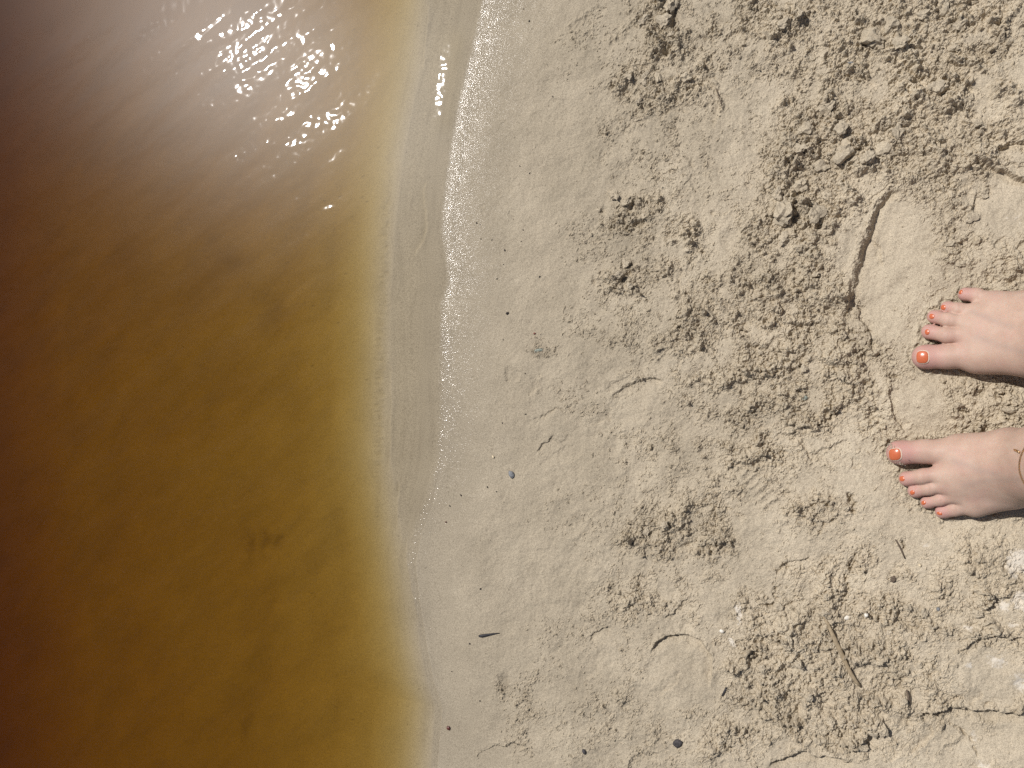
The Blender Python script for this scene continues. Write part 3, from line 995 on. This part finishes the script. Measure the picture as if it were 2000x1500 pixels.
# right foot (the upper one in the photograph)
R_ank = P3(2118, 662, 88)
R_mid = [(P3(2020, 690, 40), 21), (P3(2015, 668, 44), 19), (P3(2015, 645, 42), 18), (P3(2020, 622, 34), 18), (P3(2025, 608, 25), 17)]
L_ank = P3(2058, 905, 86)
L_mid = [(P3(1975, 882, 42), 20), (P3(1970, 898, 45), 19), (P3(1970, 915, 42), 18), (P3(1975, 934, 33), 18), (P3(1985, 948, 24), 17)]


def leg_points(a, dy):
    return (a + np.array([70, 0, -60.0]), 25), (np.array([a[0] + 25, a[1] + dy, 430.0]), 50), (np.array([a[0] + 45, a[1] + dy * 0.4, 590.0]), 62)


hR, kR, tR = leg_points(R_ank, 8)
hL, kL, tL = leg_points(L_ank, -8)
vR, fR, aR = build_foot(R_toes, R_mid, (R_ank, 33), hR, kR, tR, [((P3(1915, 690, 17), 17), (P3(2030, 690, 22), 19)), ((P3(1945, 596, 14), 11), (P3(2050, 612, 16), 16))], -1)
vL, fL, aL = build_foot(L_toes, L_mid, (L_ank, 32), hL, kL, tL, [((P3(1880, 886, 17), 16), (P3(1990, 880, 22), 18)), ((P3(1905, 984, 13), 11), (P3(2010, 950, 16), 16))], 1)
pv = np.concatenate([vR, vL]) / 1000.0
pv[:, 2] += FZ
pf = np.concatenate([fR, fL + len(vR)])
person = mesh_obj('person', pv, pf, SKIN)
set_color_attr(person, 'skin', np.concatenate([aR, aL]))
tag(person, 'barefoot person standing on the dry sand with orange painted toenails', 'person')
for _ in range(1):
    mod = person.modifiers.new('smooth', 'SMOOTH')
    mod.factor = 0.5
    mod.iterations = 3
bpy.context.view_layer.update()
dg = bpy.context.evaluated_depsgraph_get()
pe = person.evaluated_get(dg)
pme = pe.to_mesh()
bvh = BVHTree.FromPolygons([v.co.copy() for v in pme.vertices], [tuple(p.vertices) for p in pme.polygons])
pe.to_mesh_clear()


def nail(u, v, su, sv, ang, expo, label=None, lift=0.0006, m=POLISH, name='toenail', parent=None):
    """a domed plate lying on the toe; su, sv half sizes in px"""
    nr, na = 7, 28
    a0 = math.radians(ang)
    pts = []; nor = []
    eye = Vector((0, 0, H))
    for i in range(nr + 1):
        for k_ in range(na if i else 1):
            t = 2 * math.pi * k_ / na
            cx, cy = math.cos(t), math.sin(t)
            sc = (abs(cx) ** expo + abs(cy) ** expo) ** (-1 / expo) * i / nr
            du, dv = cx * sc * su, cy * sc * sv
            uu = u + du * math.cos(a0) - dv * math.sin(a0); vq = v + du * math.sin(a0) + dv * math.cos(a0)
            d = (ground(uu, vq) - eye).normalized()
            hit, n, fi, dist = bvh.ray_cast(eye, d)
            if hit is None:
                hit = ground(uu, vq, FZ + 0.01); n = Vector((0, 0, 1))
            pts.append(hit); nor.append(n)
    c_n = nor[0]
    avg = sum(nor, Vector()).normalized()
    rings = [0] + [r for r in range(1, nr + 1) for _ in range(na)]
    cpt = sum(pts, Vector()) / len(pts)
    verts = []
    for p, n, r in zip(pts, nor, rings):
        dome = 1 - (r / nr) ** 2.5
        # pull strongly curved parts towards one plane so the plate reads stiff
        h = (p - cpt).dot(avg)
        q = p - avg * h * 0.35
        verts.append(q + avg * (lift * (0.35 + 0.9 * dome)))
    base = len(verts)
    for k_ in range(na):
        verts.append(verts[1 + (nr - 1) * na + k_] - avg * 0.0016)
    faces = []
    for k_ in range(na):
        faces.append((0, 1 + (k_ + 1) % na, 1 + k_))
    for i in range(1, nr):
        for k_ in range(na):
            a = 1 + (i - 1) * na + k_; b = 1 + (i - 1) * na + (k_ + 1) % na
            faces.append((a, b, b + na, a + na))
    for k_ in range(na):
        a = 1 + (nr - 1) * na + k_; b = 1 + (nr - 1) * na + (k_ + 1) % na
        faces.append((a, b, base + (k_ + 1) % na, base + k_))
    o = mesh_obj(name, verts, faces, m, parent or person)
    if label:
        o['label'] = label
    return o


CUT = plain('dry_cuticle_and_sand', (0.60, 0.47, 0.38), 0.8, 0.2, 900)
NAILS = [(1801.5, 697.5, 11.5, 12, 0, 3.2), (1811, 648.5, 4.6, 5.4, 0, 2.3), (1820, 618, 5, 5, 20, 2.3), (1842.5, 600.5, 4.6, 5, 15, 2.3), (1876.5, 570.5, 2.8, 4.6, 35, 2.2),
         (1748, 887.5, 11.5, 11.5, -6, 3.2), (1762, 935, 5, 5.2, -8, 2.3), (1782, 962, 4.6, 4.4, -20, 2.3), (1804, 982, 4.4, 4, -20, 2.3), (1835, 1003, 5.5, 3, -12 + 30, 2.2)]
for i, a in enumerate(NAILS):
    nail(*a, label='large glossy orange big toenail' if i in (0, 5) else None)
for i in (0, 5):   # pale rim of skin round the big nails
    u, v, su, sv, an, ex = NAILS[i]
    nail(u + 1.2, v, su + 1.6, sv + 1.5, an, ex, lift=0.00015, m=CUT, name='cuticle')

# anklet on the lower foot: a fine gold chain with a small bar
ank = bpy.data.objects.new('anklet', None)
COL.objects.link(ank)
ank.parent = person
ank['label'] = 'thin gold beaded chain anklet with a small bar'
bead_me = None
eye = Vector((0, 0, H))
cx, cy = L_ank[0] / 1000, L_ank[1] / 1000
ring = []
for k_ in range(150):
    t = 2 * math.pi * k_ / 150
    dr = Vector((math.cos(t), math.sin(t), 0))
    zc = FZ + 0.124 + 0.010 * math.cos(t) + 0.0015 * math.sin(3 * t)
    hit, n, fi, dist = bvh.ray_cast(Vector((cx, cy, zc)) + dr * 0.12, -dr)
    if hit:
        ring.append(hit + dr * 0.0008)
# the chain: little beads sharing one mesh
import bmesh
bm = bmesh.new()
bmesh.ops.create_icosphere(bm, subdivisions=1, radius=0.00105)
bead_me = bpy.data.meshes.new('bead'); bm.to_mesh(bead_me); bm.free()
bead_me.materials.append(GOLD)
ring2 = []
acc = 0
for a, b in zip(ring, ring[1:] + ring[:1]):
    n_ = max(1, int((b - a).length / 0.0019))
    for q in range(n_):
        ring2.append(a.lerp(b, q / n_))
for q in ring2:
    o = bpy.data.objects.new('bead', bead_me)
    o.location = q
    COL.objects.link(o); o.parent = ank
bar_a = ground(1982, 879, FZ + 0.072); bar_b = ground(1992, 884, FZ + 0.080)


def tube_between(name, pts, rads, material, parent=None, sides=8, jit=0.0, flat=1.0):
    verts = []; faces = []
    n = len(pts)
    for i, (p, r) in enumerate(zip(pts, rads)):
        d = (pts[min(i + 1, n - 1)] - pts[max(i - 1, 0)]).normalized()
        s1 = d.cross(Vector((0, 0, 1)))
        s1 = s1.normalized() if s1.length > 1e-5 else Vector((1, 0, 0))
        s2 = s1.cross(d)
        for k_ in range(sides):
            t = 2 * math.pi * k_ / sides
            rr = r * (1 + jit * random.uniform(-1, 1))
            verts.append(p + s1 * math.cos(t) * rr + s2 * math.sin(t) * rr * flat)
    for i in range(n - 1):
        for k_ in range(sides):
            a = i * sides + k_; b = i * sides + (k_ + 1) % sides
            faces.append((a, b, b + sides, a + sides))
    faces.append(tuple(range(sides - 1, -1, -1)))
    faces.append(tuple(range((n - 1) * sides, n * sides)))
    return mesh_obj(name, verts, faces, material, parent)


def on_foot(u, v):
    d = (ground(u, v) - eye).normalized()
    hit, n, fi, dist = bvh.ray_cast(eye, d)
    return hit + n * 0.001 if hit else ground(u, v, FZ + 0.07)


tube_between('bar', [on_foot(1983, 879), on_foot(1988, 881), on_foot(1993, 884)], [0.0011, 0.0012, 0.0011], GOLD, ank)


# ------------------------------------------------------------------ lumps of sand lying on the surface
def rock_mesh(name, sub, jag, seed, squash=(1, 1, 1), material=None, lumpy=0.0):
    bm = bmesh.new()
    bmesh.ops.create_icosphere(bm, subdivisions=sub, radius=1.0)
    rr = random.Random(seed)
    ph = [Vector((rr.uniform(-1, 1), rr.uniform(-1, 1), rr.uniform(-1, 1))).normalized() for _ in range(9)]
    cut = [rr.uniform(0.55, 0.95) for _ in range(9)]
    off = Vector((seed * 7.1, seed * 3.3, 1.7))
    for v in bm.verts:
        for p_, c_ in zip(ph, cut):
            h_ = v.co.dot(p_)
            if h_ > c_:
                v.co -= p_ * (h_ - c_) * 0.85
        if lumpy:
            v.co *= 1 + lumpy * mnoise.noise(v.co * 1.6 + off) + 0.6 * lumpy * mnoise.noise(v.co * 4.0 + off)
        v.co *= 1 + jag * rr.uniform(-1, 1)
        v.co = Vector((v.co.x * squash[0], v.co.y * squash[1], v.co.z * squash[2]))
    me = bpy.data.meshes.new(name)
    bm.to_mesh(me); bm.free()
    me.materials.append(material)
    me.polygons.foreach_set('use_smooth', np.full(len(me.polygons), not lumpy))
    at_ = me.attributes.new('zone', 'FLOAT_COLOR', 'POINT')
    at_.data.foreach_set('color', np.tile(np.array([0.25, 0, 0, 0], np.float32), len(me.vertices)))
    return me


clod_meshes = [rock_mesh('sand_clod', 3, 0.10, s, (1, 0.8, 0.62), SAND, 0.5) for s in range(9)]
CLODS = [(1250, 203, 8), (1262, 158, 12), (1285, 160, 14), (1230, 155, 8), (1338, 158, 12), (1205, 160, 9), (1315, 75, 9), (1300, 45, 12), (1312, 20, 13), (1258, 45, 12), (1240, 135, 7), (1155, 185, 5),
         (1223, 512, 11), (1210, 540, 9), (1232, 560, 7), (1225, 400, 11), (1200, 385, 12), (1260, 425, 9), (1170, 412, 5), (1137, 457, 6), (1157, 460, 4), (1145, 473, 5), (1345, 490, 7), (1400, 118, 6),
         (1530, 420, 26), (1590, 425, 17), (1560, 370, 15), (1620, 385, 13), (1650, 300, 22), (1690, 320, 14), (1720, 300, 16), (1750, 270, 13), (1615, 215, 14), (1575, 260, 14), (1560, 300, 13), (1600, 330, 15), (1640, 260, 12),
         (1520, 385, 12), (1575, 460, 10), (1530, 470, 12), (1560, 490, 9), (1700, 85, 20), (1740, 60, 15), (1755, 100, 12), (1825, 180, 17), (1870, 60, 13), (1835, 15, 18), (1800, 40, 12), (1855, 105, 10), (1890, 200, 9), (1900, 250, 10),
         (1915, 380, 14), (1890, 430, 11), (1860, 400, 9), (1850, 480, 9), (1870, 520, 8), (1530, 60, 12), (1560, 40, 10), (1510, 90, 9), (1530, 105, 8), (1480, 35, 7), (1660, 640, 10), (1645, 660, 8), (1680, 668, 14), (1710, 665, 9), (1600, 690, 8), (1570, 720, 7), (1640, 735, 9),
         (1475, 668, 9), (1485, 690, 7), (1500, 600, 7), (1620, 560, 8), (1590, 540, 9), (1860, 800, 8), (1830, 850, 7), (1960, 800, 11), (1930, 770, 8), (1980, 840, 10), (1890, 840, 7), (1265, 1035, 8), (1300, 1020, 8), (1330, 1045, 9), (1355, 1030, 7), (1395, 1050, 8), (1400, 1085, 7), (1200, 1000, 6),
         (1600, 990, 10), (1650, 990, 8), (1640, 1015, 7), (1500, 1210, 8), (1520, 1180, 9), (1540, 1240, 9), (1590, 1260, 8), (1610, 1190, 7), (1560, 1290, 9), (1490, 1300, 9), (1510, 1340, 8), (1580, 1350, 9), (1620, 1400, 9), (1640, 1370, 8), (1600, 1440, 10),
         (1680, 1450, 12), (1700, 1420, 10), (1720, 1415, 11), (1760, 1360, 8), (1790, 1290, 9), (1815, 1275, 8), (1770, 1180, 8), (1800, 1190, 10), (1760, 1250, 7), (1830, 1370, 7), (1870, 1365, 7), (1950, 1240, 10), (1900, 1190, 9), (1860, 1290, 7), (1845, 1140, 7), (1410, 1440, 9), (1440, 1470, 10), (1430, 1420, 7), (1375, 1425, 6), (1470, 1490, 9)]
for i, (u, v, r) in enumerate(CLODS):
    o = bpy.data.objects.new('sand_clod', clod_meshes[i % 9])
    p = ground(u, v)
    rm = r * (0.00072 if r >= 12 else 0.00062)
    o.location = (p.x, p.y, zat(u, v) + rm * 0.02)
    o.rotation_euler = (random.uniform(-0.4, 0.4), random.uniform(-0.4, 0.4), random.uniform(0, 6.28))
    o.scale = (rm, rm * random.uniform(0.8, 1.1), rm * random.uniform(0.8, 1.15))
    COL.objects.link(o)
    o.parent = sand

# crumbs too many to count: one part of the sand
protos = []
for s in range(6):
    me = rock_mesh('crumb_shape', 1, 0.2, 100 + s, (1, 0.85, 0.7), SAND)
    protos.append((np.array([v.co[:] for v in me.vertices]), np.array([p.vertices[:] for p in me.polygons])))
    bpy.data.meshes.remove(me)
jj = RNG.integers(0, NY, 400000); ii = RNG.integers(0, NX, 400000)
rr = R[jj, ii]
keep = (RNG.random(400000) < np.clip(rr, 0, 1) ** 1.5 * 0.10 + 0.0035 * (dryf[jj, ii] > 0.6)) & (outside[jj, ii] == 0)
cxs = X[jj, ii][keep]; cys = Y[jj, ii][keep]; czs = Z[jj, ii][keep] / 1000; crs = rr[keep]
VV, FF, base = [], [], 0
for x_, y_, z_, q in zip(cxs, cys, czs, crs):
    v0, f0 = protos[random.randrange(6)]
    r_ = 0.00055 + 0.0011 * random.random() ** 2.2 * (0.6 + 0.9 * q)
    t = random.uniform(0, 6.28); c_, s_2 = math.cos(t), math.sin(t)
    w_ = v0 * r_
    VV.append(np.stack([w_[:, 0] * c_ - w_[:, 1] * s_2 + x_, w_[:, 0] * s_2 + w_[:, 1] * c_ + y_, w_[:, 2] + z_ + r_ * 0.25], -1))
    FF.append(f0 + base); base += len(v0)
cr = mesh_obj('sand_crumbs', np.concatenate(VV), np.concatenate(FF), SAND, sand)
cr['kind'] = 'stuff'
set_color_attr(cr, 'zone', np.tile(np.array([[0.2, 0, 0, 0]]), (len(cr.data.vertices), 1)))
cr.data.polygons.foreach_set('use_smooth', np.zeros(len(cr.data.polygons), bool))
print('crumbs', len(VV))


# grains of sand stuck to the toes
gv = []; gf = []; gb = 0
att = np.concatenate([aR, aL])
zz = pv[:, 2] - FZ
cand = np.where((att[:, 1] > 0.22) & (zz > 0.003) & (zz < 0.016))[0]
spots = [pv[i] for i in random.sample(list(cand), min(420, len(cand)))]
for k in range(70):
    h_ = on_foot(random.gauss(1739, 4), random.gauss(872, 4))
    spots.append(np.array(h_[:]))
for k in range(30):
    h_ = on_foot(random.gauss(1760, 4), random.gauss(905, 2))
    spots.append(np.array(h_[:]))
for p_ in spots:
    v0, f0 = protos[random.randrange(6)]
    gv.append(v0 * random.uniform(0.00025, 0.0006) + p_); gf.append(f0 + gb); gb += len(v0)
gr = mesh_obj('sand_grains', np.concatenate(gv), np.concatenate(gf), SAND, person)
gr['kind'] = 'stuff'
set_color_attr(gr, 'zone', np.tile(np.array([[0.0, 0.5, 0, 0]]), (len(gr.data.vertices), 1)))


# ------------------------------------------------------------------ small things lying about
def lying(name, label, cat, u, v, length, width, ang, material, seed, tall=0.5, jag=0.08, sub=2, sink=0.25, group=None):
    """a pebble or scrap, sizes in photo pixels"""
    k_ = 0.000293
    me = rock_mesh(name, sub, jag, seed, (1, 1, 1), material)
    o = bpy.data.objects.new(name, me)
    p = ground(u, v)
    hz = width * k_ * tall
    o.location = (p.x, p.y, zat(u, v) + hz * (1 - 2 * sink))
    o.rotation_euler = (0, 0, math.radians(ang))
    o.scale = (length * k_, width * k_, hz)
    COL.objects.link(o)
    return tag(o, label, cat, group)


M_GREY = plain('grey_stone', (0.17, 0.175, 0.18), 0.7, 0.6, 420, 0.0006)
M_DARK = plain('dark_stone', (0.06, 0.055, 0.055), 0.75, 0.6, 350, 0.0006)
M_RED = plain('red_brown_husk', (0.10, 0.03, 0.022), 0.35, 0.5, 500, 0.0003, 0.5)
M_SEED = plain('dark_seed', (0.028, 0.022, 0.02), 0.5, 0.4, 500)
M_PINK = plain('pink_seed', (0.20, 0.07, 0.055), 0.5, 0.3, 500)
M_PALE = plain('pale_pebble', (0.62, 0.52, 0.36), 0.6, 0.15, 300)
M_WHITE = plain('white_pebble', (0.70, 0.66, 0.58), 0.7, 0.12, 300)
M_GREEN = plain('grey_green_chip', (0.22, 0.24, 0.20), 0.6, 0.5, 500)
M_BLACK = plain('charred_wood', (0.035, 0.033, 0.036), 0.55, 0.4, 700)
M_REED = plain('dry_reed', (0.30, 0.235, 0.15), 0.65, 0.25, 250)
M_TWIG = plain('brown_twig', (0.12, 0.09, 0.065), 0.8, 0.4, 500)

lying('stone_chip', 'flat angular blue grey stone chip alone on the smooth damp sand', 'stone', 1000, 926, 19, 12, -68, M_GREY, 3, 0.55, 0.07)
lying('stone', 'round dark speckled stone half sunk beside crumbled sand', 'stone', 1325, 1446, 21, 17, 30, M_DARK, 5, 0.5, 0.09, sink=0.35)
lying('seed_husk', 'glossy red brown seed husk at the edge of the water', 'seed', 876, 1421, 12, 8.5, -75, M_RED, 8, 0.6, 0.08)
lying('seed', 'round black seed on the smooth wet sand above the pinkish seed', 'seed', 992.5, 612.5, 7, 6.5, 0, M_SEED, 9, 0.8, 0.05)
lying('seed', 'tiny pinkish red seed near the grey moss tuft', 'seed', 1046, 652, 5.5, 5, 0, M_PINK, 10, 0.8, 0.05)
lying('pebble', 'tiny cream coloured pebble up and left of the grey chip', 'pebble', 964.5, 892, 7, 4.5, -70, M_PALE, 11, 0.9, 0.06)
lying('stone_chip', 'pale grey green square chip in the crumbly sand', 'stone', 1571, 777, 12, 11, 35, M_GREEN, 13, 0.5, 0.1, sink=0.3)
lying('stone', 'small charcoal stone standing upright near the bottom edge', 'stone', 1143, 1463, 13, 8, -70, M_DARK, 14, 0.8, 0.1)
lying('stone', 'dark brown pointed stone up and right of the dry reed', 'stone', 1742, 1126, 14, 11, 60, M_TWIG, 15, 0.6, 0.12)
lying('stone', 'tiny square slate grey stone in the lower right sand', 'stone', 1827, 1183, 7.5, 8, 10, M_GREY, 16, 0.8, 0.08)
lying('pebble', 'white pebble resting beside the top of the dry reed', 'pebble', 1652, 1201, 12, 9, 0, M_WHITE, 17, 0.7, 0.1)
lying('pebble', 'small round white pebble between the reed and the dark pointed stone', 'pebble', 1687, 1192, 9, 8, 0, M_WHITE, 18, 0.8, 0.08)
lying('pebble', 'small white pebble in the smooth dent right of the half round heel mark', 'pebble', 1411, 1227, 10, 8, 0, M_WHITE, 19, 0.8, 0.1)
lying('pebble', 'tiny pale pebble up and left of the slate grey stone', 'pebble', 1792, 1099, 7, 6, 0, M_PALE, 20, 0.9, 0.08)
lying('stone_chip', 'small bluish chip in the crumbly sand near the top edge', 'stone', 1660, 131, 13, 5, -10, M_GREY, 21, 0.6, 0.1)
lying('plant_scrap', 'grey green tuft of dried moss at the edge of the crumbs', 'moss', 1054, 685, 20, 9, 12, M_GREEN, 22, 0.5, 0.3, sink=0.3)
lying('seed', 'thin black seed leaning on the damp sand below left of the grey chip', 'seed', 953, 951, 6, 3, -55, M_SEED, 23, 0.8, 0.06)
lying('seed', 'red brown round seed on the wet sand, lowest of the scattered seeds there', 'seed', 872, 1019.5, 4.5, 4, 0, M_RED, 24, 0.8, 0.05)
lying('seed', 'oval black seed on the wet sand nearest the waterline', 'seed', 901, 967, 5.5, 3.5, -70, M_SEED, 25, 0.8, 0.05)
for i, (u, v, r) in enumerate([(931.5, 436, 3.4), (938, 439, 2.6), (1022.5, 450, 3.2), (940, 467, 2.8), (961, 469, 2.5), (986, 489, 4), (1019, 472, 2.6), (984, 517, 2.5), (1055, 541, 3.6), (971.5, 545, 3.2), (1016, 325, 3), (1035, 339, 3.2),
                               (1023, 18, 2.5), (1034, 42, 3.4), (1081, 191, 3), (984, 664, 2.6), (971, 960, 3), (879, 988, 3.2), (940, 1149, 4), (1028, 809, 3), (1028, 730, 2.6), (983, 826, 2.6), (883, 1311, 2.6), (919, 1256, 4), (938, 1368, 3.6)]):
    lying('plant_speck', 'tiny dark plant speck on the smooth damp sand', 'plant scrap', u, v, r * random.uniform(1, 1.8), r, random.uniform(0, 180), M_SEED, 200 + i, 0.7, 0.1, 1, 0.25, group='dark specks washed onto the smooth sand')


def stick(name, label, cat, pts, rads, material, flat=1.0, lift=0.6, jit=0.06, sides=8):
    P_ = []
    for i, (u, v) in enumerate(pts):
        p = ground(u, v)
        P_.append(Vector((p.x, p.y, zat(u, v))))
    zs = [p.z for p in P_]
    z0 = max(zs)
    for i, p in enumerate(P_):
        p.z = 0.35 * p.z + 0.65 * (sum(zs) / len(zs)) + rads[i] * 0.000585 * lift + 0.0004
    o = tube_between(name, P_, [r * 0.000585 for r in rads], material, None, sides, jit, flat)
    return tag(o, label, cat)


stick('twig', 'short tapering black twig lying on the smooth sand', 'twig', [(938, 1240.5), (941, 1240), (948, 1238.8), (956, 1237.5), (966, 1236), (977, 1235)], [2.2, 3.1, 2.9, 2.3, 1.6, 0.9], M_BLACK, lift=0.9)
stick('reed', 'long flat dry reed stem lying across the crumbly sand', 'reed', [(1606, 1198), (1615, 1212), (1624, 1232), (1633, 1252), (1642, 1270), (1651, 1290), (1660, 1308), (1669, 1322), (1679, 1334)], [1.2, 3.2, 4.2, 4.4, 4.0, 3.6, 3.6, 3.4, 1.6], M_REED, 0.45, 1.6, 0.08)
stick('twig', 'short curved grey brown twig at the lower right, above a dark pit', 'twig', [(1766, 1338), (1769, 1350), (1770, 1362), (1766, 1378)], [1.6, 2.2, 2.0, 1.4], M_TWIG, lift=1.5)
stick('twig', 'thin dark stem lying just below the lower foot', 'twig', [(1745, 1050), (1752, 1062), (1758, 1074), (1763, 1086)], [1.0, 1.4, 1.4, 1.2], M_TWIG, lift=1.2)
stick('twig', 'small blue black splinter right of the half round heel mark', 'twig', [(1420, 1336), (1416, 1344), (1411, 1353)], [1.6, 2.0, 1.4], M_BLACK, lift=1.0)
stick('twig', 'very thin dark stem in the upper middle rough sand', 'twig', [(1399, 178), (1404, 192), (1409, 205), (1412, 218)], [0.9, 1.2, 1.2, 0.8], M_TWIG, lift=1.5)
